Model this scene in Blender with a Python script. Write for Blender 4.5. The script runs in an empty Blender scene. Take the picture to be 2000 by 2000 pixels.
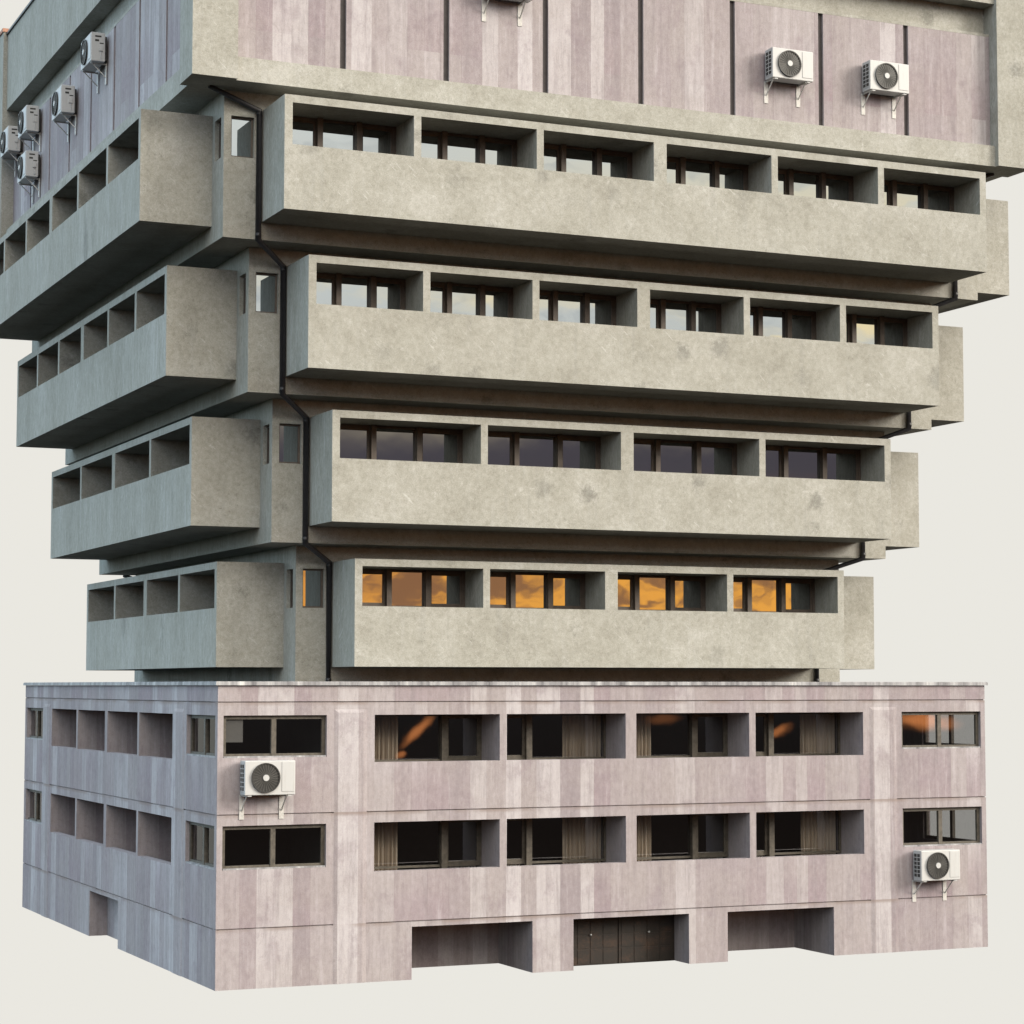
import bpy, bmesh, math, random
from mathutils import Matrix, Vector
random.seed(7)
sc = bpy.context.scene
COL = sc.collection
R = math.radians

# ------------------------------------------------------------------ dimensions
W, D, H = 27.494, 27.950, 9.0
XL = {1: 3.599, 2: 2.3925, 3: 1.2102, 4: 0.0204}     # tower storey, side face
YF = {1: 3.6586, 2: 2.4621, 3: 1.2526, 4: 0.0522}    # tower storey, front face
ZB = {1: 9.05, 2: 13.4846, 3: 18.0211, 4: 22.5355, 5: 27.06}
BZ0 = {1: 9.587, 2: 14.022, 3: 18.5546, 4: 23.0719}
BZ1 = {1: 12.9708, 2: 17.4734, 3: 22.0003, 4: 26.5169}
FA = {1: 4.7964, 2: 3.6082, 3: 2.4039, 4: 1.2227}
LA = {1: 4.8944, 2: 3.702, 3: 2.4928, 4: 1.2809}
PR = 2.252                                            # how far the bays jut out
NC = {1: 4, 2: 4, 3: 6, 4: 6}

# ------------------------------------------------------------------ node helpers
class NT:
    def __init__(s, tree):
        s.t = tree; s.t.nodes.clear()
    def n(s, kind, **kw):
        nd = s.t.nodes.new(kind)
        for k, v in kw.items(): setattr(nd, k, v)
        return nd
    def set(s, sock, v):
        if hasattr(v, 'is_output') or isinstance(v, bpy.types.NodeSocket): s.t.links.new(v, sock)
        else:
            if isinstance(v, (tuple, list)) and sock.type == 'RGBA' and len(v) == 3: v = (*v, 1)
            sock.default_value = v
    def m(s, op, a, b=0.0, c=0.0):
        nd = s.n('ShaderNodeMath', operation=op)
        s.set(nd.inputs[0], a); s.set(nd.inputs[1], b); s.set(nd.inputs[2], c)
        return nd.outputs[0]
    def rng(s, v, a, b, c=0.0, d=1.0, kind='SMOOTHSTEP'):
        nd = s.n('ShaderNodeMapRange', interpolation_type=kind)
        for i, x in enumerate((v, a, b, c, d)): s.set(nd.inputs[i], x)
        return nd.outputs[0]
    def mix(s, f, a, b, mode='MIX'):
        nd = s.n('ShaderNodeMix', data_type='RGBA', blend_type=mode)
        s.set(nd.inputs[0], f); s.set(nd.inputs[6], a); s.set(nd.inputs[7], b)
        return nd.outputs[2]
    def noise(s, vec, scale, detail=4, rough=0.55, dist=0.0):
        nd = s.n('ShaderNodeTexNoise')
        s.set(nd.inputs['Vector'], vec); nd.inputs['Scale'].default_value = scale
        nd.inputs['Detail'].default_value = detail; nd.inputs['Roughness'].default_value = rough
        nd.inputs['Distortion'].default_value = dist
        return nd.outputs[0]
    def ramp(s, f, pts, interp='LINEAR'):
        nd = s.n('ShaderNodeValToRGB'); cr = nd.color_ramp; cr.interpolation = interp
        while len(cr.elements) < len(pts): cr.elements.new(0.5)
        for e, (p, c) in zip(cr.elements, pts):
            e.position = p; e.color = (*c, 1) if len(c) == 3 else c
        s.set(nd.inputs[0], f)
        return nd.outputs[0]
    def xyz(s, x, y, z):
        nd = s.n('ShaderNodeCombineXYZ')
        for i, v in enumerate((x, y, z)): s.set(nd.inputs[i], v)
        return nd.outputs[0]
    def sep(s, v):
        nd = s.n('ShaderNodeSeparateXYZ'); s.set(nd.inputs[0], v); return nd.outputs
    def vmul(s, v, k):
        nd = s.n('ShaderNodeVectorMath', operation='MULTIPLY'); s.set(nd.inputs[0], v); nd.inputs[1].default_value = k
        return nd.outputs[0]
    def vadd(s, v, k):
        nd = s.n('ShaderNodeVectorMath', operation='ADD'); s.set(nd.inputs[0], v); s.set(nd.inputs[1], k)
        return nd.outputs[0]

def newmat(name):
    m = bpy.data.materials.new(name); m.use_nodes = True
    t = NT(m.node_tree)
    out = t.n('ShaderNodeOutputMaterial'); bs = t.n('ShaderNodeBsdfPrincipled')
    t.t.links.new(bs.outputs[0], out.inputs[0])
    return m, t, bs, out

def surf(t, bs, color, rough=0.85, spec=0.3, bump=None, bstr=0.3, bdist=0.01):
    t.set(bs.inputs['Base Color'], color); t.set(bs.inputs['Roughness'], rough)
    bs.inputs['Specular IOR Level'].default_value = spec
    if bump is not None:
        b = t.n('ShaderNodeBump'); b.inputs['Strength'].default_value = bstr; b.inputs['Distance'].default_value = bdist
        t.set(b.inputs['Height'], bump); t.t.links.new(b.outputs[0], bs.inputs['Normal'])

def geo(t):
    g = t.n('ShaderNodeNewGeometry')
    return g.outputs['Position'], g.outputs['True Normal']

def concrete_mat():
    m, t, bs, _ = newmat('board_cast_concrete')
    p, n = geo(t)
    nx = t.m('ABSOLUTE', t.sep(n)[0])
    x, y, z = t.sep(p)
    # grain of the casting: even on the front faces, drawn out vertically on the side faces
    zz = t.m('MULTIPLY', z, t.rng(nx, .3, .7, 1.0, .28, 'LINEAR'))
    v = t.xyz(x, y, zz)
    off = t.vadd(v, t.xyz(0, 0, t.m('MULTIPLY', t.m('FLOOR', t.m('DIVIDE', t.m('SUBTRACT', z, 9.05), 4.5)), 13.7)))
    big = t.noise(off, .55, 3, .5)
    mid = t.noise(off, 2.0, 5, .62)
    fine = t.noise(off, 7.5, 7, .74)
    grit = t.noise(v, 34, 3, .75)
    col = t.ramp(t.m('ADD', t.m('MULTIPLY', big, .45), t.m('ADD', t.m('MULTIPLY', mid, .33), t.m('MULTIPLY', fine, .22))),
                 [(.36, (.315, .292, .232)), (.46, (.40, .378, .31)), (.55, (.465, .442, .375)), (.64, (.56, .535, .475))])
    # pale lime bloom
    bl = t.m('MULTIPLY', t.rng(t.noise(off, 1.3, 6, .72, .6), .58, .72), t.rng(fine, .38, .62))
    col = t.mix(t.m('MULTIPLY', bl, 1.0), col, (.64, .61, .55))
    # small round damp spots
    vo = t.n('ShaderNodeTexVoronoi'); t.set(vo.inputs['Vector'], t.vadd(off, t.vmul(t.xyz(mid, big, mid), (.35, .35, .35)))); vo.inputs['Scale'].default_value = .70
    sep = t.n('ShaderNodeSeparateColor'); t.set(sep.inputs[0], vo.outputs['Color'])
    spot = t.m('MULTIPLY', t.rng(t.m('ADD', vo.outputs['Distance'], t.m('MULTIPLY', t.m('SUBTRACT', fine, .5), .40)), .08, .30, 1, 0), t.rng(sep.outputs[0], .40, .62))
    col = t.mix(t.m('MULTIPLY', spot, t.rng(big, .35, .6, .30, .80)), col, (.165, .155, .125))
    # pitting
    pit = t.m('MULTIPLY', t.rng(t.noise(off, 9, 3, .6), .60, .68), t.rng(t.noise(off, .9, 2), .45, .62))
    col = t.mix(t.m('MULTIPLY', pit, .62), col, (.22, .20, .165))
    # pale slanting scuffs left by the shuttering
    sc_ = t.noise(t.xyz(t.m('ADD', t.m('MULTIPLY', t.m('ADD', x, y), 3.2), t.m('MULTIPLY', z, 3.6)), 4.2, t.m('MULTIPLY', t.m('SUBTRACT', z, x), .55)), 2.4, 4, .6)
    scm = t.m('MULTIPLY', t.rng(sc_, .60, .68), t.rng(t.noise(off, .75, 2), .50, .62))
    col = t.mix(t.m('MULTIPLY', scm, .75), col, (.70, .68, .62))
    # run-off streaks
    st = t.noise(t.xyz(t.m('MULTIPLY', x, 2.4), t.m('MULTIPLY', y, 2.4), t.m('MULTIPLY', z, .16)), 1.6, 5, .6)
    col = t.mix(t.m('MULTIPLY', t.rng(st, .56, .72), t.rng(nx, .3, .7, .24, .40, 'LINEAR')), col, (.25, .245, .23))
    col = t.mix(t.m('MULTIPLY', t.rng(st, .44, .30), t.rng(nx, .3, .7, .16, .36, 'LINEAR')), col, (.62, .61, .58))
    col = t.mix(.26, col, t.ramp(fine, [(.34, (.26, .24, .2)), (.66, (.68, .66, .59))]))
    col = t.mix(.17, col, t.ramp(grit, [(.35, (.12, .11, .1)), (.65, (.85, .82, .76))]))
    col = t.mix(1.0, col, (.605, .632, .668), 'MULTIPLY')
    surf(t, bs, col, .9, .2, t.m('ADD', fine, t.m('MULTIPLY', mid, 1.2)), .35, .012)
    return m

def stone_mat(name='planked_stone', dull=0.0):
    m, t, bs, _ = newmat(name)
    p, n = geo(t)
    x, y, z = t.sep(p)
    nx = t.m('ABSOLUTE', t.sep(n)[0])
    side = t.m('GREATER_THAN', nx, .5)
    u = t.m('ADD', t.m('MULTIPLY', x, t.m('SUBTRACT', 1, side)), t.m('MULTIPLY', t.m('ADD', y, 41.3), side))
    wob = t.m('MULTIPLY', t.m('SUBTRACT', t.noise(t.xyz(u, 0, 0), .55, 1), .5), 1.1)
    w = t.m('ADD', u, wob)
    cellw = t.rng(side, 0, 1, .62, .62, 'LINEAR')
    q = t.m('DIVIDE', w, cellw)
    idx = t.m('FLOOR', q); fr = t.m('FRACT', q)
    wn = t.n('ShaderNodeTexWhiteNoise', noise_dimensions='1D'); t.set(wn.inputs['W'], idx)
    rnd = wn.outputs['Value']
    wn2 = t.n('ShaderNodeTexWhiteNoise', noise_dimensions='1D'); t.set(wn2.inputs['W'], t.m('ADD', idx, 77.7))
    rnd2 = wn2.outputs['Value']
    base = t.ramp(rnd, [(0, (.35, .295, .30)), (.2, (.42, .36, .36)), (.42, (.45, .40, .38)), (.6, (.51, .46, .445)), (.78, (.63, .595, .575)), (1, (.76, .73, .715))])
    # within each plank the tint drifts to mauve towards its foot (a repeat every storey)
    zf = t.m('FRACT', t.m('DIVIDE', t.m('SUBTRACT', z, 1.78), 3.37))
    drift = t.m('MULTIPLY', t.rng(zf, .75, .05), t.rng(rnd2, .35, .9))
    base = t.mix(t.m('MULTIPLY', drift, .85), base, (.375, .285, .305))
    lo = t.noise(t.xyz(t.m('MULTIPLY', u, .5), z, 3.3), .8, 3)
    base = t.mix(t.rng(lo, .38, .66, 0, .32), base, (.45, .40, .355))
    grain = t.noise(t.xyz(t.m('MULTIPLY', u, 7), t.m('MULTIPLY', t.m('ADD', idx, 0), 1.7), t.m('MULTIPLY', z, .55)), 1.5, 6, .65, .4)
    base = t.mix(t.m('MULTIPLY', t.rng(grain, .45, .75), .33), base, (.31, .27, .255))
    base = t.mix(t.m('MULTIPLY', t.rng(grain, .45, .25), .30), base, (.70, .665, .64))
    gr2 = t.noise(p, 42, 3, .7)
    base = t.mix(.16, base, t.ramp(gr2, [(.35, (.16, .14, .14)), (.65, (.88, .84, .82))]))
    # veins and plank seams
    seam = t.m('MULTIPLY', t.rng(t.m('ABSOLUTE', t.m('SUBTRACT', fr, .5)), .475, .495), t.rng(rnd2, .3, .8, .05, .45))
    base = t.mix(seam, base, (.27, .22, .21))
    vein = t.rng(t.m('ABSOLUTE', t.m('SUBTRACT', t.noise(t.xyz(t.m('MULTIPLY', u, 1.5), 5.5, t.m('MULTIPLY', z, .5)), 1.3, 4, .6, .8), .5)), 0.0, .012, 1, 0)
    base = t.mix(t.m('MULTIPLY', vein, .18), base, (.24, .19, .18))
    # rain wash and soot, in narrow vertical runs and in broad patches
    wash = t.noise(t.xyz(t.m('MULTIPLY', u, 3.1), 2.2, t.m('MULTIPLY', z, .22)), 1.7, 6, .7)
    base = t.mix(t.rng(wash, .48, .66, 0, .40), base, (.28, .24, .245))
    base = t.mix(t.rng(wash, .46, .30, 0, .34), base, (.74, .71, .705))
    patch = t.noise(t.xyz(u, 7.7, t.m('MULTIPLY', z, .8)), .9, 6, .7)
    base = t.mix(t.rng(patch, .52, .68, 0, .45), base, (.31, .245, .262))
    mott = t.noise(t.xyz(u, 1.1, t.m('MULTIPLY', z, .7)), 7, 5, .75)
    base = t.mix(.16, base, t.ramp(mott, [(.35, (.25, .22, .22)), (.65, (.70, .67, .66))]))
    # faint streaks of grey on the weather side
    stk = t.noise(t.xyz(t.m('MULTIPLY', u, 4.0), 9.1, t.m('MULTIPLY', z, .12)), 1.6, 5, .6)
    base = t.mix(t.m('MULTIPLY', t.rng(stk, .42, .68), t.rng(side, 0, 1, .05, .30, 'LINEAR')), base, (.30, .29, .285))
    if dull: base = t.mix(dull, base, (.2, .18, .17))
    base = t.mix(1.0, base, (.56, .558, .602), 'MULTIPLY')
    for zj in (1.78, 5.15, 8.50):  # broken soft shadow below each joint, painted brown into the stone colour
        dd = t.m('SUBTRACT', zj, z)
        joint_shadow = t.m('MULTIPLY', t.m('MULTIPLY', t.rng(dd, -.02, .0), t.rng(dd, .02, .15, 1, 0)), t.rng(t.noise(t.xyz(t.m('MULTIPLY', u, .45), zj, 0), 1.4, 3), .36, .60))
        base = t.mix(t.m('MULTIPLY', joint_shadow, .65), base, (.175, .135, .12))
    surf(t, bs, base, .85, .25, t.m('ADD', grain, t.m('MULTIPLY', gr2, .5)), .2, .01)
    return m

def plain_mat(name, col, rough=.6, metal=0.0, var=.25, scale=3.0, spec=.4):
    m, t, bs, _ = newmat(name)
    p, n = geo(t)
    a = t.noise(p, scale, 5, .6); b = t.noise(p, scale * 9, 3, .6)
    k = t.m('ADD', t.m('MULTIPLY', a, .6), t.m('MULTIPLY', b, .4))
    dk = tuple(c * (1 - var) for c in col); lt = tuple(min(1, c * (1 + var)) for c in col)
    surf(t, bs, t.ramp(k, [(.35, dk), (.65, lt)]), rough, spec)
    bs.inputs['Metallic'].default_value = metal
    return m

def casing_mat():
    m, t, bs, _ = newmat('white_painted_metal')
    p, n = geo(t); x, y, z = t.sep(p)
    st = t.noise(t.xyz(t.m('MULTIPLY', x, 9), t.m('MULTIPLY', y, 9), t.m('MULTIPLY', z, 1.2)), 1.2, 5, .65)
    c = t.mix(t.rng(st, .52, .75, 0, .28), (.385, .392, .40), (.25, .235, .22))
    c = t.mix(t.rng(t.noise(p, 14, 3, .7), .58, .75, 0, .22), c, (.32, .30, .27))
    surf(t, bs, c, .45, .4)
    return m

def coping_mat():
    m, t, bs, _ = newmat('zinc_coping')
    p, n = geo(t); x, y, z = t.sep(p)
    st = t.noise(t.xyz(t.m('MULTIPLY', x, 1.0), t.m('MULTIPLY', y, 1.0), 0), 2.2, 6, .75)
    surf(t, bs, t.ramp(st, [(.35, (.08, .08, .09)), (.48, (.20, .20, .215)), (.58, (.30, .305, .32)), (.68, (.52, .52, .52))]), .5, .4)
    return m

def glass_mirror_mat():
    """dark room behind reflective coated glass"""
    m, t, bs, out = newmat('coated_window_glass')
    p, n = geo(t)
    bs.inputs['Base Color'].default_value = (.006, .006, .007, 1); bs.inputs['Roughness'].default_value = .5
    bs.inputs['Specular IOR Level'].default_value = 0
    g = t.n('ShaderNodeBsdfGlossy'); g.inputs['Color'].default_value = (.92, .95, .95, 1); g.inputs['Roughness'].default_value = .015
    b = t.n('ShaderNodeBump'); b.inputs['Strength'].default_value = .06; b.inputs['Distance'].default_value = .02
    t.set(b.inputs['Height'], t.noise(p, .9, 2)); t.t.links.new(b.outputs[0], g.inputs['Normal'])
    mx = t.n('ShaderNodeMixShader'); mx.inputs[0].default_value = .33
    t.t.links.new(bs.outputs[0], mx.inputs[1]); t.t.links.new(g.outputs[0], mx.inputs[2]); t.t.links.new(mx.outputs[0], out.inputs[0])
    return m

def glass_clear_mat():
    m, t, bs, out = newmat('tinted_window_glass')
    p, n = geo(t)
    t.t.nodes.remove(bs)
    tr = t.n('ShaderNodeBsdfTransparent'); tr.inputs['Color'].default_value = (.66, .66, .66, 1)
    g = t.n('ShaderNodeBsdfGlossy'); g.inputs['Color'].default_value = (1, 1, 1, 1); g.inputs['Roughness'].default_value = .01
    b = t.n('ShaderNodeBump'); b.inputs['Strength'].default_value = .03; b.inputs['Distance'].default_value = .02
    t.set(b.inputs['Height'], t.noise(p, .7, 2)); t.t.links.new(b.outputs[0], g.inputs['Normal'])
    mx = t.n('ShaderNodeMixShader'); mx.inputs[0].default_value = .17
    t.t.links.new(tr.outputs[0], mx.inputs[1]); t.t.links.new(g.outputs[0], mx.inputs[2]); t.t.links.new(mx.outputs[0], out.inputs[0])
    return m

def curtain_mat():
    m, t, bs, _ = newmat('beige_curtain_cloth')
    p, n = geo(t); x, y, z = t.sep(p)
    a = t.noise(t.xyz(t.m('MULTIPLY', x, 6), y, t.m('MULTIPLY', z, .3)), 2, 4)
    surf(t, bs, t.ramp(a, [(.35, (.50, .42, .33)), (.65, (.68, .60, .50))]), .9, .1)
    return m

def rusty_door_mat():
    m, t, bs, _ = newmat('rusty_brown_door_metal')
    p, n = geo(t); x, y, z = t.sep(p)
    a = t.noise(t.xyz(t.m('MULTIPLY', x, .8), y, t.m('MULTIPLY', z, 1.6)), 1.3, 6, .7)
    b = t.noise(p, 16, 4, .7)
    c = t.ramp(t.m('ADD', t.m('MULTIPLY', a, .7), t.m('MULTIPLY', b, .3)), [(.36, (.008, .007, .006)), (.52, (.014, .010, .008)), (.62, (.034, .019, .012)), (.72, (.055, .028, .016))])
    surf(t, bs, c, .55, .35)
    return m

M = {}
M['concrete'] = concrete_mat()
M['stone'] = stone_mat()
M['casing'] = casing_mat()
M['coping'] = coping_mat()
M['glass'] = glass_mirror_mat()
M['clear'] = glass_clear_mat()
M['curtain'] = curtain_mat()
M['frame'] = plain_mat('dark_bronze_frame', (.075, .06, .05), .55, 0, .3, 4)
M['baseframe'] = plain_mat('weathered_taupe_frame', (.066, .058, .047), .6, 0, .45, 7)
M['pipe'] = plain_mat('black_painted_pipe', (.018, .018, .021), .45, 0, .3, 6)
M['groove'] = plain_mat('dark_joint_strip', (.035, .03, .032), .7, 0, .3, 5)
M['dark'] = plain_mat('unlit_interior', (.025, .024, .023), .9, 0, .2, 2)
M['roof'] = plain_mat('bitumen_roof', (.06, .06, .062), .9, 0, .3, 2)
M['black'] = plain_mat('black_grille_plastic', (.022, .022, .022), .5, 0, .25, 10)
M['rib'] = plain_mat('grey_grille_wire', (.065, .065, .062), .5, 0, .2, 10)
M['steel'] = plain_mat('galvanised_steel', (.42, .43, .44), .45, .3, .3, 12)
M['strap'] = plain_mat('white_bracket_steel', (.40, .395, .385), .5, 0, .2, 12)
M['door'] = rusty_door_mat()
M['radiator'] = plain_mat('cream_radiator_enamel', (.45, .43, .38), .5, 0, .2, 6)
M['see_through_sheet'] = plain_mat('grey_see_through_sheet', (.17, .17, .168), .9, 0, .06, 3)  # flat grey standing in for the pale backdrop seen through the glass
M['clay'] = plain_mat('clay_cap_tile', (.32, .17, .12), .8, 0, .3, 4)

# ------------------------------------------------------------------ mesh builder
class MB:
    def __init__(s): s.v = []; s.f = []; s.mi = []
    def quad(s, pts, mi=0):
        i = len(s.v); s.v += [tuple(p) for p in pts]; s.f.append(tuple(range(i, i + len(pts)))); s.mi.append(mi)
    def hexa(s, P, mi=0):
        """P: 8 points, bottom ring then top ring"""
        i = len(s.v); s.v += [tuple(p) for p in P]
        for a in ((3, 2, 1, 0), (4, 5, 6, 7), (0, 1, 5, 4), (1, 2, 6, 5), (2, 3, 7, 6), (3, 0, 4, 7)):
            s.f.append(tuple(i + k for k in a)); s.mi.append(mi)
    def box(s, x0, x1, y0, y1, z0, z1, mi=0):
        x0, x1 = sorted((x0, x1)); y0, y1 = sorted((y0, y1)); z0, z1 = sorted((z0, z1))
        s.hexa([(x0, y0, z0), (x1, y0, z0), (x1, y1, z0), (x0, y1, z0), (x0, y0, z1), (x1, y0, z1), (x1, y1, z1), (x0, y1, z1)], mi)
    def sbox(s, side, u0, u1, w0, w1, z0, z1, mi=0):
        a = pt(side, u0, w0, z0); b = pt(side, u1, w1, z1)
        s.box(a[0], b[0], a[1], b[1], a[2], b[2], mi)
    def bar(s, a, b, wx, wy, up=(0, 0, 1), mi=0):
        a = Vector(a); b = Vector(b); d = (b - a).normalized(); u = Vector(up)
        if abs(d.dot(u)) > .98: u = Vector((1, 0, 0))
        r = d.cross(u).normalized(); q = r.cross(d).normalized()
        o = [(-wx, -wy), (wx, -wy), (wx, wy), (-wx, wy)]
        s.hexa([a + r * i / 2 + q * j / 2 for i, j in o] + [b + r * i / 2 + q * j / 2 for i, j in o], mi)
    def tube(s, pts, r, seg=12, mi=0, caps=True):
        pts = [Vector(p) for p in pts]; rings = []
        for k, p in enumerate(pts):
            if k == 0: d = pts[1] - p
            elif k == len(pts) - 1: d = p - pts[k - 1]
            else: d = (p - pts[k - 1]).normalized() + (pts[k + 1] - p).normalized()
            d.normalize(); ref = Vector((0, 1, 0)) if abs(d.y) < .9 else Vector((1, 0, 0))
            a = d.cross(ref).normalized(); b = a.cross(d).normalized(); sc_ = 1.0
            if 0 < k < len(pts) - 1:
                c = (p - pts[k - 1]).normalized().dot(d); sc_ = 1 / max(.6, c)
            i0 = len(s.v)
            for j in range(seg):
                th = 2 * math.pi * j / seg; s.v.append(tuple(p + (a * math.cos(th) + b * math.sin(th)) * r * sc_))
            rings.append(i0)
        for A, B in zip(rings, rings[1:]):
            for j in range(seg):
                j2 = (j + 1) % seg; s.f.append((A + j, A + j2, B + j2, B + j)); s.mi.append(mi)
        if caps:
            s.f.append(tuple(rings[0] + j for j in range(seg))[::-1]); s.mi.append(mi)
            s.f.append(tuple(rings[-1] + j for j in range(seg))); s.mi.append(mi)
    def wall(s, side, u0, u1, z0, z1, w0, w1, holes, mi=0):
        """a wall panel w0 (outer) .. w1 (inner) with rectangular holes (ua, ub, za, zb)"""
        us = sorted({u0, u1, *[h for q in holes for h in q[:2] if u0 < h < u1]})
        zs = sorted({z0, z1, *[h for q in holes for h in q[2:] if z0 < h < z1]})
        def solid(i, j):
            if not (0 <= i < len(us) - 1 and 0 <= j < len(zs) - 1): return False
            cu = (us[i] + us[i + 1]) / 2; cz = (zs[j] + zs[j + 1]) / 2
            return not any(h[0] < cu < h[1] and h[2] < cz < h[3] for h in holes)
        for i in range(len(us) - 1):
            for j in range(len(zs) - 1):
                if not solid(i, j): continue
                a, b, c, d = us[i], us[i + 1], zs[j], zs[j + 1]
                s.quad([pt(side, a, w0, c), pt(side, b, w0, c), pt(side, b, w0, d), pt(side, a, w0, d)], mi)
                s.quad([pt(side, a, w1, c), pt(side, a, w1, d), pt(side, b, w1, d), pt(side, b, w1, c)], mi)
                if not solid(i - 1, j): s.quad([pt(side, a, w0, c), pt(side, a, w0, d), pt(side, a, w1, d), pt(side, a, w1, c)], mi)
                if not solid(i + 1, j): s.quad([pt(side, b, w0, c), pt(side, b, w1, c), pt(side, b, w1, d), pt(side, b, w0, d)], mi)
                if not solid(i, j - 1): s.quad([pt(side, a, w0, c), pt(side, a, w1, c), pt(side, b, w1, c), pt(side, b, w0, c)], mi)
                if not solid(i, j + 1): s.quad([pt(side, a, w0, d), pt(side, b, w0, d), pt(side, b, w1, d), pt(side, a, w1, d)], mi)
    def build(s, name, mat, parent=None, smooth=False, bevel=0.0, weld=False):
        me = bpy.data.meshes.new(name)
        me.from_pydata(s.v, [], s.f)
        mats = mat if isinstance(mat, (list, tuple)) else [mat]
        for m in mats: me.materials.append(m)
        for p, k in zip(me.polygons, s.mi): p.material_index = k; p.use_smooth = smooth
        bm = bmesh.new(); bm.from_mesh(me)
        if weld: bmesh.ops.remove_doubles(bm, verts=bm.verts, dist=1e-4)
        bmesh.ops.recalc_face_normals(bm, faces=bm.faces)
        bm.to_mesh(me); bm.free()
        o = bpy.data.objects.new(name, me); COL.objects.link(o)
        if parent: o.parent = parent
        if bevel:
            bv = o.modifiers.new('bevel', 'BEVEL'); bv.width = bevel; bv.segments = 2; bv.limit_method = 'ANGLE'
        return o

def pt(side, u, w, z):
    """side coordinates: u along the facade, w inward from the base wall plane"""
    if side == 'front': return (u, w, z)
    if side == 'left': return (w, u, z)
    if side == 'right': return (W - w, u, z)
    return (u, D - w, z)
SIDES = ('front', 'left', 'right', 'back')
LEN = lambda s: W if s in ('front', 'back') else D

def empty(name, loc, label, cat, group=None, rz=0):
    o = bpy.data.objects.new(name, None); COL.objects.link(o)
    o.location = loc; o.rotation_euler = (0, 0, rz); o['label'] = label; o['category'] = cat
    if group: o['group'] = group
    o.empty_display_size = .3
    return o

# ------------------------------------------------------------------ the building
BLD = empty('tower_block', (0, 0, 0), 'stepped concrete tower block widening upwards from a pinkish stone base', 'building')

# --- base: thin stone-clad walls in three courses, with drip joints between them
ROWS = [(6.65, 8.10), (3.33, 4.82)]
JO = [1.78, 5.15, 8.50]
def base_holes(side):
    L = LEN(side); h = []
    k = 4.965 if side in ('front', 'back') else 5.07
    half = L / 2 - .19; wd = (half - k - .24) / 2
    cells = [(k, k + wd), (k + wd + .24, half)]
    cells += [(L - b, L - a) for a, b in cells[::-1]]
    for z0, z1 in ROWS:
        for a, b in cells: h.append((a, b, z0, z1, 'loggia'))
        if side == 'back': continue
        for a, b in ((.18, 3.42), (L - 3.42, L - .18)): h.append((a, b, z0 + .19, z1, 'window'))
    if side == 'front':
        for a, b in ((6.21, 10.27), (11.69, 15.83), (17.26, 21.31)): h.append((a, b, -1, 1.61, 'entry'))
    if side in ('left', 'right'):
        h.append((11.88, 16.12, -1, 1.62, 'entry'))
    return h
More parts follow.
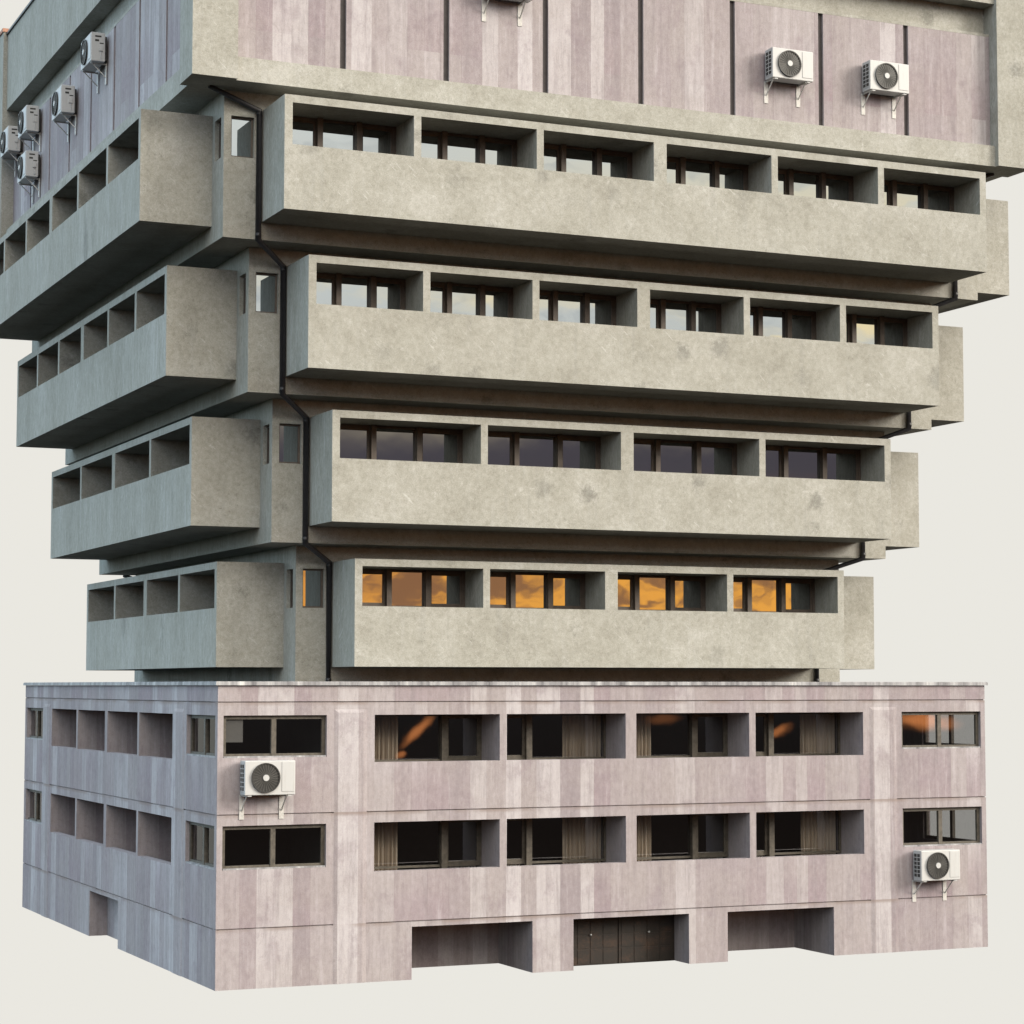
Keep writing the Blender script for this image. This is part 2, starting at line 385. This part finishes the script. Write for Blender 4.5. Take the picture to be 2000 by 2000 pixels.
for side in SIDES:
    L = LEN(side); hs = base_holes(side); H4 = [h[:4] for h in hs]
    w = MB()
    a0, a1 = (0, L) if side in ('front', 'back') else (.30, L - .30)
    oo = 0.0 if side in ('front', 'back') else 0.30
    zs = [0, *JO, H]
    # backing + four courses, the joints left open 35 mm
    for i in range(4):
        za = zs[i] + (.018 if i else 0); zb = zs[i + 1] - (.018 if i < 3 else 0)
        e0, e1 = (0, L) if side in ('front', 'back') else (.05, L - .05)
        w.wall(side, e0, e1, za, zb, 0, .05, H4)
    e0, e1 = (.012, L - .012) if side in ('front', 'back') else (.302, L - .302)
    w.wall(side, e0, e1, .002, H - .002, .052, .30, H4)
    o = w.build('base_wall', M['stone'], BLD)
    # pilaster strips, chamfered
    if side in ('front', 'left'):
        pls = ((3.66, 4.72), (L - 4.72, L - 3.64)) if side == 'front' else ((3.66, 4.85), (L - 4.85, L - 3.66))
        for a, b in pls:
            p = MB(); c = .13; d = -.03
            def P(u, w_, z): return pt(side, u, w_, z)
            z0, z1 = 0.0, 8.27
            p.hexa([P(a, .0, z0), P(b, .0, z0), P(b - c, d, z0), P(a + c, d, z0), P(a, .0, z1), P(b, .0, z1), P(b - c, d, z1 - .10), P(a + c, d, z1 - .10)])
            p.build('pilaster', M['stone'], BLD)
    # loggia niches: reveals, ceiling and parapet floor
    if side in ('front', 'left'):
        n = MB(); ug = .12
        log = [h for h in hs if h[4] == 'loggia']
        for r, (z0, z1) in enumerate(ROWS):
            cs = sorted(h[:2] for h in log if abs(h[2] - z0) < .01)
            ed = [cs[0][0] - .2] + [x for c in cs for x in c] + [cs[-1][1] + .2]
            for a, b in zip(ed[0::2], ed[1::2]):
                n.sbox(side, a, b, .303, 1.75, z0 - .9, z1 + .001)
            n.sbox(side, ed[0], ed[-1], .303, 1.75, z1 + .003, z1 + .3)
            n.sbox(side, ed[0], ed[-1], .303, 1.75, z0 - 1.1, z0 - .902)
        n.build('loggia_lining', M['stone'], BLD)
    # entrances
    if side == 'front':
        n = MB()
        for a, b, dep in ((6.21, 10.27, 2.70), (11.69, 15.83, 1.02), (17.26, 21.31, 2.60)):
            n.sbox(side, a - .3, a, .302, dep + .2, 0, 1.61)
            n.sbox(side, b, b + .3, .302, dep + .2, 0, 1.61)
            n.sbox(side, a - .3, b + .3, .302, dep + .2, 1.613, 1.75)
            if dep > 2: n.sbox(side, a, b, dep, dep + .2, 0, 1.611)
        n.build('entrance_lining', M['stone'], BLD)
        dr = MB(); y = 1.02
        dr.box(11.69, 15.83, y, y + .1, 0, 1.611)
        e = dr.build('entrance_door', M['door'], BLD)
        for x0, x1 in ((11.75, 13.70), (13.78, 15.77)):
            q = MB()
            q.box(x0, x1, y - .03, y - .002, .02, 1.56)
            for k in range(4):
                xa = x0 + .06 + k * (x1 - x0 - .12) / 4
                q.box(xa + .03, xa + (x1 - x0 - .12) / 4 - .03, y - .045, y - .031, .55, .95)
                q.box(xa + .03, xa + (x1 - x0 - .12) / 4 - .03, y - .045, y - .031, 1.0, 1.5)
                q.box(xa + .03, xa + (x1 - x0 - .12) / 4 - .03, y - .045, y - .031, .06, .5)
            q.build('door_leaf', M['door'], e)
        for x in (12.75, 14.85):
            q = MB(); q.tube([(x, y - .05, .98), (x, y - .10, .98)], .03, 10); q.build('door_handle', M['steel'], e, True)
    if side == 'left':
        n = MB(); a, b = 11.88, 16.12
        n.sbox(side, a - .3, a, .302, .9, 0, 1.62); n.sbox(side, b, b + .3, .302, .9, 0, 1.62)
        n.sbox(side, a - .3, b + .3, .302, .9, 1.623, 1.75); n.sbox(side, a, b, .65, .8, 0, 1.621)
        n.build('entrance_lining', M['stone'], BLD)

# floors, roof and dark partitions inside the base
n = MB()
n.box(.31, W - .31, 1.76, D - .31, 4.95, 5.12); n.box(3.75, W - 3.75, 4.9, 5.05, 1.8, 8.4)
for x in (3.70, W - 3.85): n.box(x, x + .15, .32, 6.0, 1.8, 8.6)
for y in (6.0,): n.box(.32, W - .32, y, y + .15, 1.8, 8.6)
n.box(.31, 3.70, .31, 1.75, 4.95, 5.12); n.box(W - 3.70, W - .31, .31, 1.75, 4.95, 5.12)
n.box(.31, W - .31, 3.0, D - .31, 1.80, 1.92); n.box(.31, 3.70, .31, 3.0, 1.80, 1.92); n.box(W - 3.70, W - .31, .31, 3.0, 1.80, 1.92)
n.box(6.15, 6.3, 6.2, D - .4, 1.95, 8.6); n.box(W - 6.3, W - 6.15, 6.2, D - .4, 1.95, 8.6)
n.box(.32, 3.69, 4.55, 4.7, 1.93, 8.6); n.box(.32, W - .32, D - .36, D - .315, 1.93, 8.6)
n.build('floor_slab', M['dark'], BLD)
n = MB(); n.box(.06, W - .06, .06, D - .06, 8.62, 8.985)
n.build('base_roof', M['roof'], BLD)
n = MB(); ov = .085
for side in SIDES:
    L = LEN(side); e = (-ov, L + ov) if side in ('front', 'back') else (.35, L - .35)
    n.sbox(side, e[0], e[1], -ov, .35, 9.003, 9.10)
    if side in ('front', 'back'): n.sbox(side, e[0] + .02, e[1] - .02, -ov + .02, .33, 9.10, 9.118)
    else: n.sbox(side, e[0], e[1], -ov + .02, .33, 9.10, 9.118)
n.build('coping', M['coping'], BLD, weld=False)

def window_frame(side, u0, u1, z0, z1, w, posts, sash=(), rail=.09, fw=.09, mat=None, clear=False, name='window', postw=.17, postd=.16):
    """a window: outer frame, posts, sash bars in one mesh, its glass a sub-part"""
    f = MB(); d = .10
    f.sbox(side, u0, u1, w, w + d, z1 - fw, z1); f.sbox(side, u0, u1, w, w + d, z0, z0 + fw)
    f.sbox(side, u0, u0 + fw, w, w + d, z0 + fw, z1 - fw); f.sbox(side, u1 - fw, u1, w, w + d, z0 + fw, z1 - fw)
    for p in posts: f.sbox(side, p - postw / 2, p + postw / 2, w - postd, w + d, z0 + (.0 if postd < .05 else -.3) + (.002 if postd < .05 else 0), z1 - .002 if postd >= .05 else z1 - fw)
    ed = [u0 + fw] + [x for p in posts for x in (p - postw / 2, p + postw / 2)] + [u1 - fw]
    for i, (a, b) in enumerate(zip(ed[0::2], ed[1::2])):
        if i in sash:
            s = .085; za, zb = z0 + fw, z1 - fw
            f.sbox(side, a, a + s, w + .02, w + d - .02, za, zb); f.sbox(side, b - s, b, w + .02, w + d - .02, za, zb)
            f.sbox(side, a + s, b - s, w + .02, w + d - .02, zb - s, zb); f.sbox(side, a + s, b - s, w + .02, w + d - .02, za, za + s)
    o = f.build(name, mat or M['frame'], BLD)
    g = MB()
    for a, b in zip(ed[0::2], ed[1::2]):
        g.quad([pt(side, a, w + .055, z0 + fw), pt(side, b, w + .055, z0 + fw), pt(side, b, w + .055, z1 - fw), pt(side, a, w + .055, z1 - fw)])
    g.build('glass', M['clear'] if clear else M['glass'], o)
    return o

# base corner windows (set in the thin wall) and loggia windows (1.5 m back)
for side in ('front', 'left', 'right'):
    for a, b, z0, z1, kind in base_holes(side):
        if kind == 'window':
            if side == 'left' and a > 20 or True:
                o = window_frame(side, a, b, z0, z1, .13, [(a + b) / 2 - .02], (), fw=.115, mat=M['baseframe'], clear=True, postw=.15, postd=.02)
                s = MB(); s.sbox(side, a + .02, b - .02, .005, .128, z0 + .001, z0 + .045); s.build('sill', M['coping'], o)
                if side == 'front' and a < 1 and z0 > 6:  # added grey sheet imitating the backdrop showing through the corner room
                    q = MB(); q.box(a + .10, a + .66, .205, .212, z0 + .46, z1 - .115); q.build('see_through_sheet', M['see_through_sheet'], o)
DW = 1.46
cells = sorted({h[:2] for h in base_holes('front') if h[4] == 'loggia'})
names = ['leftmost', 'second from the left', 'third from the left', 'rightmost']
for r, (z0, z1) in enumerate(ROWS):
    rown = 'upper' if r == 0 else 'lower'
    for i, (a, b) in enumerate(cells):
        post = a + 2.86 if i % 2 == 0 else b - 2.82 + .02
        narrow = 1 if i % 2 == 0 else 0
        window_frame('front', a, b, z0 - .05, z1, DW, [post], (narrow,), mat=M['baseframe'], clear=True, fw=.07, postw=.2, postd=.12)
        # pleated curtain at the wide pane's outer end
        c0, c1 = (a + .05, a + 1.42) if i % 2 == 0 else (b - 1.42, b - .05)
        c = MB(); N = 90; yb = DW + .30; prev = None
        for k in range(N + 1):
            u = c0 + (c1 - c0) * k / N
            ph = k / N * 2 * math.pi * 9
            yy = yb + .05 * math.sin(ph) + .02 * math.sin(ph * 2.3 + i)
            cur = ((u, yy, z0 - .7), (u, yy, z1 - .05))
            if prev: c.quad([prev[0], cur[0], cur[1], prev[1]])
            prev = cur
        co = c.build('curtain', M['curtain'], None, True, weld=True)
        sd = co.modifiers.new('cloth thickness', 'SOLIDIFY'); sd.thickness = .006
        co['label'] = f'pleated beige curtain behind the {names[i]} wide window, {rown} row of the base'
        co['category'] = 'curtain'; co['group'] = 'curtains behind the stone base windows'
        # ribbed radiator low behind the narrow pane
        r0, r1 = (post + .16, b - .15) if narrow else (a + .15, post - .16)
        q = MB(); k = r0
        while k < r1 - .05:
            q.box(k, k + .07, DW + .16, DW + .26, z0 - .55, z0 + .11); k += .095
        q.box(r0, r1 - .04, DW + .19, DW + .23, z0 - .5, z0 - .42); q.box(r0, r1 - .04, DW + .19, DW + .23, z0 + .02, z0 + .07)
        ro = q.build('radiator', M['radiator'])
        ro['label'] = f'ribbed radiator behind the {names[i]} wide window, {rown} row of the base'
        ro['category'] = 'radiator'; ro['group'] = 'radiators in the stone base rooms'
for r, (z0, z1) in enumerate(ROWS):
    for a, b in sorted({h[:2] for h in base_holes('left') if h[4] == 'loggia'}):
        window_frame('left', a, b, z0 - .05, z1, DW, [(a + b) / 2 + .6], (0,), mat=M['baseframe'], clear=True, fw=.07, postw=.2, postd=.12)

# --- tower storeys
for k in (1, 2, 3, 4):
    x0, x1, y0, y1 = XL[k], W - XL[k], YF[k], D - YF[k]
    zc1 = BZ1[k] - .23; zc0 = BZ1[k] - 1.487
    hol = {}
    for side in SIDES:
        L = LEN(side); o = XL[k] if side in ('front', 'back') else YF[k]
        hol[side] = [(o + .23, o + .96, zc0, zc1), (L - o - .96, L - o - .23, zc0, zc1)]
    s = MB()
    zt = ZB[k + 1] - (.003 if k < 4 else .002)
    for side in SIDES:
        L = LEN(side); o = XL[k] if side in ('front', 'back') else YF[k]; w = YF[k] if side in ('front', 'back') else XL[k]
        e0, e1 = (o, L - o) if side in ('front', 'back') else (o + .3, L - o - .3)
        s.wall(side, e0, e1, ZB[k], zt, w, w + .3, hol[side])
    s.box(x0 + .301, x1 - .301, y0 + .301, y1 - .301, ZB[k] + .001, ZB[k] + .25)
    s.build('tower_storey', M['concrete'], BLD)
    s = MB(); s.box(x0 + 1.4, x1 - 1.4, y0 + 1.4, y1 - 1.4, ZB[k] + .26, zt - .01)
    s.build('inner_core', M['dark'], BLD)
    for side in SIDES:
        w = YF[k] if side in ('front', 'back') else XL[k]
        for j, (a, b, za, zb) in enumerate(hol[side]):
            if side == 'back' or (side == 'right' and j == 1): continue
            window_frame(side, a, b, za, zb, w + .13, [], (), fw=.055, mat=M['frame'])
    # bays
    for side in SIDES:
        L = LEN(side); f = FA[k] if side in ('front', 'back') else LA[k]
        w1 = YF[k] if side in ('front', 'back') else XL[k]; w0 = w1 - PR
        n_ = NC[k] // 2; st = f + .248; half = L / 2 - .23; cw = (half - st - .237 * (n_ - 1)) / n_
        cs = [(st + i * (cw + .237), st + i * (cw + .237) + cw) for i in range(n_)]
        cs += [(L - b, L - a) for a, b in cs[::-1]]
        b_ = MB(); T = .22
        b_.wall(side, f, L - f, BZ0[k], BZ1[k], w0, w0 + T, [(a, b, zc0, zc1) for a, b in cs])
        b_.sbox(side, f, f + .245, w0 + T + .001, w1, BZ0[k], BZ1[k]); b_.sbox(side, L - f - .245, L - f, w0 + T + .001, w1, BZ0[k], BZ1[k])
        b_.sbox(side, f + .246, L - f - .246, w0 + T + .001, w1, zc1 + .001, BZ1[k]); b_.sbox(side, f + .246, L - f - .246, w0 + T + .001, w1, BZ0[k], BZ0[k] + .25)
        for (a, b), (c, d) in zip(cs, cs[1:]):
            b_.sbox(side, b, c, w0 + T + .001, w1, BZ0[k] + .251, zc1)
        b_.build('balcony', M['concrete'], BLD)
        if side in ('front', 'left'):
            for a, b in cs:
                p1 = a + (b - a) / 3 + .05; p2 = a + 2 * (b - a) / 3 + .03
                window_frame(side, a + .002, b - .002, zc0 - .02 if k != 1 else zc0 - .0, zc1 - .003, w0 + 1.52, [p1, p2], (0, 2), fw=.085, postd=.14)

# --- the big top block
UX, UY, CW = -1.362, -1.318, 1.398
UB = -1.127; UP = -.85; UH = -.55
zb, zp0, zp1, zs, zt = 27.06, 27.79, 31.73, 32.82, 36.0
for (xa, xb) in ((UX, UX + CW), (W - UX - CW, W - UX)):
    for (ya, yb) in ((UY, UY + CW), (D - UY - CW, D - UY)):
        c = MB(); c.box(xa, xb, ya, yb, zb, zt + .12)
        o = c.build('corner_column', M['concrete'], BLD)
        q = MB(); q.box(xa - .05, xb + .05, ya - .05, yb + .05, zt + .121, zt + .27); q.build('column_cap', M['clay'], o)
s = MB(); s.box(UB + .02, W - UB - .02, UB + .02, D - UB - .02, zb + .004, zb + .40); s.build('top_floor', M['concrete'], BLD)
for side in SIDES:
    L = LEN(side); fr = side in ('front', 'back')
    u0, u1 = (UX + CW, L - UX - CW) if fr else (UY + CW, L - UY - CW)
    s = MB(); s.sbox(side, u0 + .001, u1 - .001, UB, UP + .25, zb + .002, zp0); s.build('lower_beam', M['concrete'], BLD)
    s = MB(); s.sbox(side, u0 - .8, u1 + .8, UP + .09, UP + .2, zp0, zp1 - .002); s.build('wall_backing', M['groove'], BLD)
    s = MB(); s.sbox(side, u0 - .6, u1 + .6, UH, UH + .2, zp1 + .002, zs); s.sbox(side, u0 - .6, u1 + .6, UP - .003, UH - .001, zp1 + .002, zp1 + .10)
    s.build('upper_beam', M['concrete'], BLD)
    s = MB(); s.sbox(side, u0 + .001, u1 - .001, UX + .17, UH + .3, zs + .002, zt); s.build('fascia', M['concrete'], BLD)
    s = MB(); s.sbox(side, u0 + .001, u1 - .001, UX + .10, UH + .3, zt + .002, zt + .09); s.build('roof_edge', M['pipe'], BLD)
    # cladding panels between dark joints
    pitch = 3.413 if fr else 3.47
    cs = [L / 2 + pitch * (i - 3) for i in range(7)]
    ed = [u0 - .5] + [x for c in cs for x in (c - .098, c + .098)] + [u1 + .5]
    for a, b in zip(ed[0::2], ed[1::2]):
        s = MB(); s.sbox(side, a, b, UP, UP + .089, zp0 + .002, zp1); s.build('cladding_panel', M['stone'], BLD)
s = MB(); s.box(UP + .3, W - UP - .3, UP + .3, D - UP - .3, zt - .3, zt - .05); s.build('top_roof', M['roof'], BLD)

# --- drainpipes stepping in storey by storey
for sx in (0, 1):
    for sy in (0, 1):
        def X(x): return x if sx == 0 else W - x
        def Y(y): return y if sy == 0 else D - y
        off = 1.085 if sx == 0 else 1.0
        p = []
        p += [(X(-.52), Y(-.20), 27.05)]
        for k in (4, 3, 2, 1):
            x = XL[k] + off; y = YF[k] - .095
            top = BZ1[k] - .02
            p += [(X(x), Y(y), top)]
            p += [(X(x), Y(y), ZB[k] - (.02 if k > 1 else -.02))]
        q = MB(); q.tube(p, .078, 10)
        for k in (4, 3, 2, 1):
            x = XL[k] + off; y = YF[k] - .095
            for z in (BZ1[k] - .12, ZB[k] + .12):
                q.tube([(X(x), Y(y), z - .07), (X(x), Y(y), z + .07)], .092, 10)
        o = q.build('drainpipe', M['pipe'], BLD)
        o.data.polygons.foreach_set('use_smooth', [len(pl.vertices) == 4 for pl in o.data.polygons])

# ------------------------------------------------------------------ air conditioners
def make_ac():
    """origin: middle of the casing's foot on the wall plane; the fan looks along -y"""
    root = empty('air_conditioner', (0, 0, 0), '', 'air conditioner', 'outdoor air conditioner units on the walls')
    w2, h, yf, yb = .785, 1.02, -.60, -.10
    c = MB(); c.box(-w2, w2, yf, yb, 0, h); c.build('casing', M['casing'], root, bevel=.025)
    q = MB(); q.box(-w2 + .15, w2 - .1, yb + .002, -.02, .08, h - .1); q.build('condenser', M['black'], root)
    # round fan guard
    cx, cz, r = -.145, .515, .425
    g = MB()
    g.tube([(cx, yf - .002, cz), (cx, yf - .035, cz)], r, 40)
    gr = g.build('fan_grille', M['black'], root)
    ring = MB()
    for j in range(40):
        a0 = 2 * math.pi * j / 40; a1 = 2 * math.pi * (j + 1) / 40
        A = Vector((cx + math.cos(a0) * r, yf - .04, cz + math.sin(a0) * r)); B = Vector((cx + math.cos(a1) * r, yf - .04, cz + math.sin(a1) * r))
        ring.bar(A, B, .035, .05, (0, 1, 0))
    ring.build('guard_ring', M['black'], gr)
    rb = MB()
    for j in range(26):
        th = 2 * math.pi * j / 26
        d = Vector((math.cos(th), 0, math.sin(th))); d2 = Vector((math.cos(th + .16), 0, math.sin(th + .16)))
        rb.bar(Vector((cx, yf - .045, cz)) + d * .10, Vector((cx, yf - .045, cz)) + d2 * (r - .02), .014, .012, (0, 1, 0))
    rb.build('guard_wires', M['rib'], gr)
    hb = MB(); hb.tube([(cx, yf - .03, cz), (cx, yf - .075, cz)], .095, 20); hb.build('hub_cap', M['casing'], gr)
    # service panel
    s = MB(); s.box(.36, w2 - .03, yf - .014, yf - .001, .10, h - .04); s.build('service_panel', M['casing'], root, bevel=.006)
    # louvres on the left flank
    v = MB(); v.box(-w2 - .004, -w2 - .001, yf + .09, yb - .07, .12, h - .10)
    vo = v.build('side_vent', M['black'], root)
    v = MB()
    for k in range(7): 
        z = .12 + (h - .22) * (k + .0) / 6; v.box(-w2 - .016, -w2 - .005, yf + .08, yb - .06, z - .012, z + .012)
    v.box(-w2 - .015, -w2 - .005, (yf + yb) / 2 - .012, (yf + yb) / 2 + .012, .12, h - .10)
    v.build('vent_slats', M['casing'], vo)
    # valve side
    v = MB()
    v.box(w2 + .001, w2 + .004, -.46, -.24, h - .17, h - .11); v.box(w2 + .001, w2 + .004, -.46, -.32, h - .32, h - .25)
    v.box(w2 + .001, w2 + .004, -.30, -.16, h - .40, h - .36)
    v.build('handle_recess', M['black'], root)
    v = MB(); v.box(w2 + .002, w2 + .05, -.33, -.20, .36, .56); v.tube([(w2 + .02, -.27, .34), (w2 + .03, -.25, .1)], .02, 8)
    v.build('valve_cover', M['casing'], root, bevel=.01)
    for x in (-.70, .54):
        b = MB()
        b.box(x - .075, x + .075, -.022, -.002, -.74, -.002)
        b.box(x - .022, x + .022, yf + .06, -.023, -.045, -.002)
        b.bar((x, yf + .12, -.046), (x, -.024, -.48), .03, .03, (1, 0, 0))
        b.build('bracket', [M['strap']], root)
    for x in (-.62, .62):
        f = MB(); f.box(x - .06, x + .06, yf + .03, yf + .10, -.035, -.001); f.build('foot', M['casing'], root)
    return root
def copy_tree(o, parent=None):
    c = o.copy(); COL.objects.link(c)
    if parent: c.parent = parent
    for ch in list(o.children): copy_tree(ch, c)
    return c
ACS = [
    ('front', 1.455, 0.0, 5.745, 'white air conditioner on the stone base under the upper left corner window'),
    ('front', 25.19, 0.0, 2.395, 'white air conditioner under the lower right corner window of the stone base'),
    ('front', 8.89, UP, 30.66, 'air conditioner cut by the top edge, only brackets and underside showing on pink cladding'),
    ('front', 19.125, UP, 29.14, 'white air conditioner in the middle of one pink panel of the upper front'),
    ('front', 22.93, UP, 29.15, 'white air conditioner overlapping a dark panel joint on the upper front cladding'),
    ('left', 12.10, UP - .04, 30.67, 'air conditioner on the bluish left face nearest the front corner column'),
    ('left', 16.77, UP - .04, 29.95, 'second air conditioner from the corner column on the bluish left face'),
    ('left', 23.07, UP - .04, 30.69, 'air conditioner on the bluish left face directly above another unit'),
    ('left', 26.68, UP - .04, 30.69, 'farthest air conditioner on the left face, cut by the photo edge beside the far column'),
    ('left', 23.07, UP - .04, 28.88, 'lowest air conditioner on the bluish left face, hanging directly below another unit'),
]
proto = make_ac()
for i, (side, u, w, z, lab) in enumerate(ACS):
    o = proto if i == 0 else copy_tree(proto)
    o.location = pt(side, u, w, z); o.rotation_euler = (0, 0, 0 if side == 'front' else -math.pi / 2)
    o['label'] = lab

# ------------------------------------------------------------------ sky, sun, camera
EXPO = 1.3
SUN_AZ = R(53); SUN_EL = R(21)         # azimuth measured from the front (-y) towards +x
sv = Vector((math.sin(SUN_AZ) * math.cos(SUN_EL), -math.cos(SUN_AZ) * math.cos(SUN_EL), math.sin(SUN_EL)))
wd = bpy.data.worlds.new('World'); sc.world = wd; wd.use_nodes = True
t = NT(wd.node_tree)
out = t.n('ShaderNodeOutputWorld'); bg = t.n('ShaderNodeBackground'); t.t.links.new(bg.outputs[0], out.inputs[0])
tc = t.n('ShaderNodeTexCoord'); dv = tc.outputs['Generated']
dx, dy, dz = t.sep(dv)
hl = t.m('MAXIMUM', t.m('SQRT', t.m('ADD', t.m('MULTIPLY', dx, dx), t.m('MULTIPLY', dy, dy))), .001)
def az(ax, ay): return t.m('DIVIDE', t.m('ADD', t.m('MULTIPLY', dx, ax), t.m('MULTIPLY', dy, ay)), hl)
cl1 = t.noise(t.vmul(dv, (1, 1, 3.0)), 5.5, 6, .62, .8)
cl2 = t.noise(t.vmul(dv, (1, 1, 2.6)), 34, 5, .6, .6)
cl = t.m('ADD', t.m('MULTIPLY', cl1, .6), t.m('MULTIPLY', cl2, .4))
# evening sky towards the front: glowing horizon, a bank of dark cloud, pale sky above it
e = t.m('ADD', dz, t.m('MULTIPLY', t.m('SUBTRACT', cl, .5), .05))
def rp(v): return (v + .2) / 1.2
front = t.ramp(t.m('DIVIDE', t.m('ADD', e, .2), 1.2), [
    (rp(-.20), (.018, .013, .010)), (rp(-.045), (.014, .011, .010)), (rp(-.012), (.02, .018, .018)), (rp(.004), (.60, .19, .05)), (rp(.02), (.80, .33, .06)), (rp(.058), (.70, .27, .07)),
    (rp(.074), (.072, .062, .072)), (rp(.118), (.080, .071, .086)), (rp(.136), (.70, .70, .66)), (rp(.21), (.66, .71, .72)), (rp(.31), (.94, .90, .82)), (rp(.65), (.98, .95, .88)), (rp(1.0), (.42, .46, .50))])
east = t.rng(az(.55, -.83), .93, 1.0)
front = t.mix(t.m('MULTIPLY', t.m('MULTIPLY', t.rng(dz, .05, .075, 1, 0), t.rng(dz, .004, .02)), t.m('MULTIPLY', east, .55)), front, (1.3, .60, .09))
# torn cloud in front of the glow
front = t.mix(t.m('MULTIPLY', t.m('MULTIPLY', t.rng(cl2, .45, .60), .80), t.m('MULTIPLY', t.rng(dz, -.004, .012), t.rng(dz, .06, .10, 1, 0))), front, (.17, .09, .07))
# orange blobs added to the sky, aimed to reflect in the base windows: (dx, dz, half length, half width, tilt, strength)
for bx, bz, bl_, bw, tilt, bs_ in ((.3620, -.0195, .0100, .0024, .80, .75), (.3555, -.0300, .0024, .0018, .5, .6), (.3270, -.0185, .0022, .0030, 0, .35),
                                   (.5045, -.0205, .0060, .0024, .60, .6), (.5575, -.0150, .0130, .0046, -.12, .9), (.4600, -.0150, .0075, .0026, .05, .18), (.393, -.0150, .0035, .0014, .6, .8)):
    ca, sa = math.cos(tilt), math.sin(tilt)
    du = t.m('ADD', t.m('SUBTRACT', dx, bx), t.m('MULTIPLY', t.m('SUBTRACT', cl2, .5), .006)); dw = t.m('ADD', t.m('SUBTRACT', dz, bz), t.m('MULTIPLY', t.m('SUBTRACT', cl2, .5), .004))
    a_ = t.m('DIVIDE', t.m('ADD', t.m('MULTIPLY', du, ca), t.m('MULTIPLY', dw, sa)), bl_)
    b_ = t.m('DIVIDE', t.m('SUBTRACT', t.m('MULTIPLY', dw, ca), t.m('MULTIPLY', du, sa)), bw)
    rr = t.m('SQRT', t.m('ADD', t.m('MULTIPLY', a_, a_), t.m('MULTIPLY', b_, b_)))
    front = t.mix(t.m('MULTIPLY', t.m('MULTIPLY', t.rng(rr, .2, 1.25, 1, 0), bs_), t.rng(dy, 0, -.2)), front, (1.15, .40, .13))
# warm bright patch added high in front to light the front-facing ends
hi = t.m('MULTIPLY', t.rng(az(.10, -.995), .62, .97), t.m('MULTIPLY', t.rng(dz, .27, .40), t.rng(dz, .92, .72)))
front = t.mix(hi, front, (2.15, 1.95, 1.62))
front = t.mix(t.m('MULTIPLY', t.m('MULTIPLY', t.rng(dz, .10, .14), t.rng(dz, .26, .17)), t.m('MULTIPLY', east, t.rng(cl1, .42, .56))), front, (1.05, .86, .52))
front = t.mix(t.m('MULTIPLY', t.m('MULTIPLY', t.rng(dz, .12, .15), t.rng(dz, .30, .22)), t.rng(cl2, .50, .66, 0, .45)), front, (.42, .45, .47))
# cool open sky on the left, dull ground below
left = t.ramp(t.m('DIVIDE', t.m('ADD', dz, .2), 1.2), [
    (rp(-.2), (.008, .009, .008)), (rp(-.06), (.016, .03, .012)), (rp(-.005), (.03, .055, .022)), (rp(.03), (.46, .60, .70)), (rp(.2), (.76, .97, 1.08)), (rp(1.0), (.40, .54, .66))])
lk = t.rng(az(-.55, .835), -.35, .75, .15, 1.05)
left = t.mix(1.0, left, t.xyz(lk, lk, lk), 'MULTIPLY')
fm = t.rng(az(.35, -.94), .0, .62)
sky = t.mix(fm, left, front)
nish = t.n('ShaderNodeTexSky', sky_type='NISHITA'); nish.sun_disc = False
nish.sun_elevation = SUN_EL; nish.sun_rotation = math.atan2(sv.x, sv.y)
up = t.m('MULTIPLY', t.rng(dz, -.01, .05), t.rng(az(math.sin(SUN_AZ), -math.cos(SUN_AZ)), .0, .5, 1, .0))
sky = t.mix(t.m('MULTIPLY', up, .05), sky, nish.outputs[0], 'ADD')
# behind the building: the plain cream backdrop, set into the sky as a bright patch
cm = t.m('MULTIPLY', t.rng(az(.412, .911), .68, .80), t.m('MULTIPLY', t.rng(dz, -.205, -.165), t.rng(dz, .66, .50)))
BK = 1 / 2 ** EXPO
sky = t.mix(cm, sky, (.823 * BK, .805 * BK, .75 * BK))
t.set(bg.inputs[0], sky); bg.inputs[1].default_value = 1.0

sl = bpy.data.lights.new('sun', 'SUN'); sl.energy = 1.9; sl.angle = R(25); sl.color = (1, .92, .80)
so = bpy.data.objects.new('sun', sl); COL.objects.link(so)
so.rotation_euler = sv.to_track_quat('Z', 'Y').to_euler()

cd = bpy.data.cameras.new('camera'); co = bpy.data.objects.new('camera', cd); COL.objects.link(co)
CP = dict(f=4413.9317, cx=1057.5163, cy=1026.6077, X=-19.0543, Y=-65.4698, Z=8.9909, yaw=-0.425, pitch=0.0707)
cp, sp = math.cos(CP['pitch']), math.sin(CP['pitch'])
fwd = Vector((-math.sin(CP['yaw']) * cp, math.cos(CP['yaw']) * cp, sp)); rt = Vector((math.cos(CP['yaw']), math.sin(CP['yaw']), 0)); upv = rt.cross(fwd)
m3 = Matrix((rt, upv, -fwd)).transposed()
co.matrix_world = Matrix.Translation((CP['X'], CP['Y'], CP['Z'])) @ m3.to_4x4()
cd.sensor_width = 36; cd.sensor_fit = 'HORIZONTAL'; cd.lens = CP['f'] / 2000 * 36
cd.shift_x = (1000 - CP['cx']) / 2000; cd.shift_y = (CP['cy'] - 1000) / 2000
cd.clip_start = .5; cd.clip_end = 2000
sc.camera = co
sc.render.engine = 'CYCLES'
sc.cycles.max_bounces = 6; sc.cycles.diffuse_bounces = 3; sc.cycles.transparent_max_bounces = 12
sc.render.resolution_x = 1024; sc.render.resolution_y = 1024
vs = sc.view_settings; vs.view_transform = 'Standard'; vs.look = 'None'; vs.exposure = EXPO; vs.gamma = 1; vs.use_curve_mapping = False
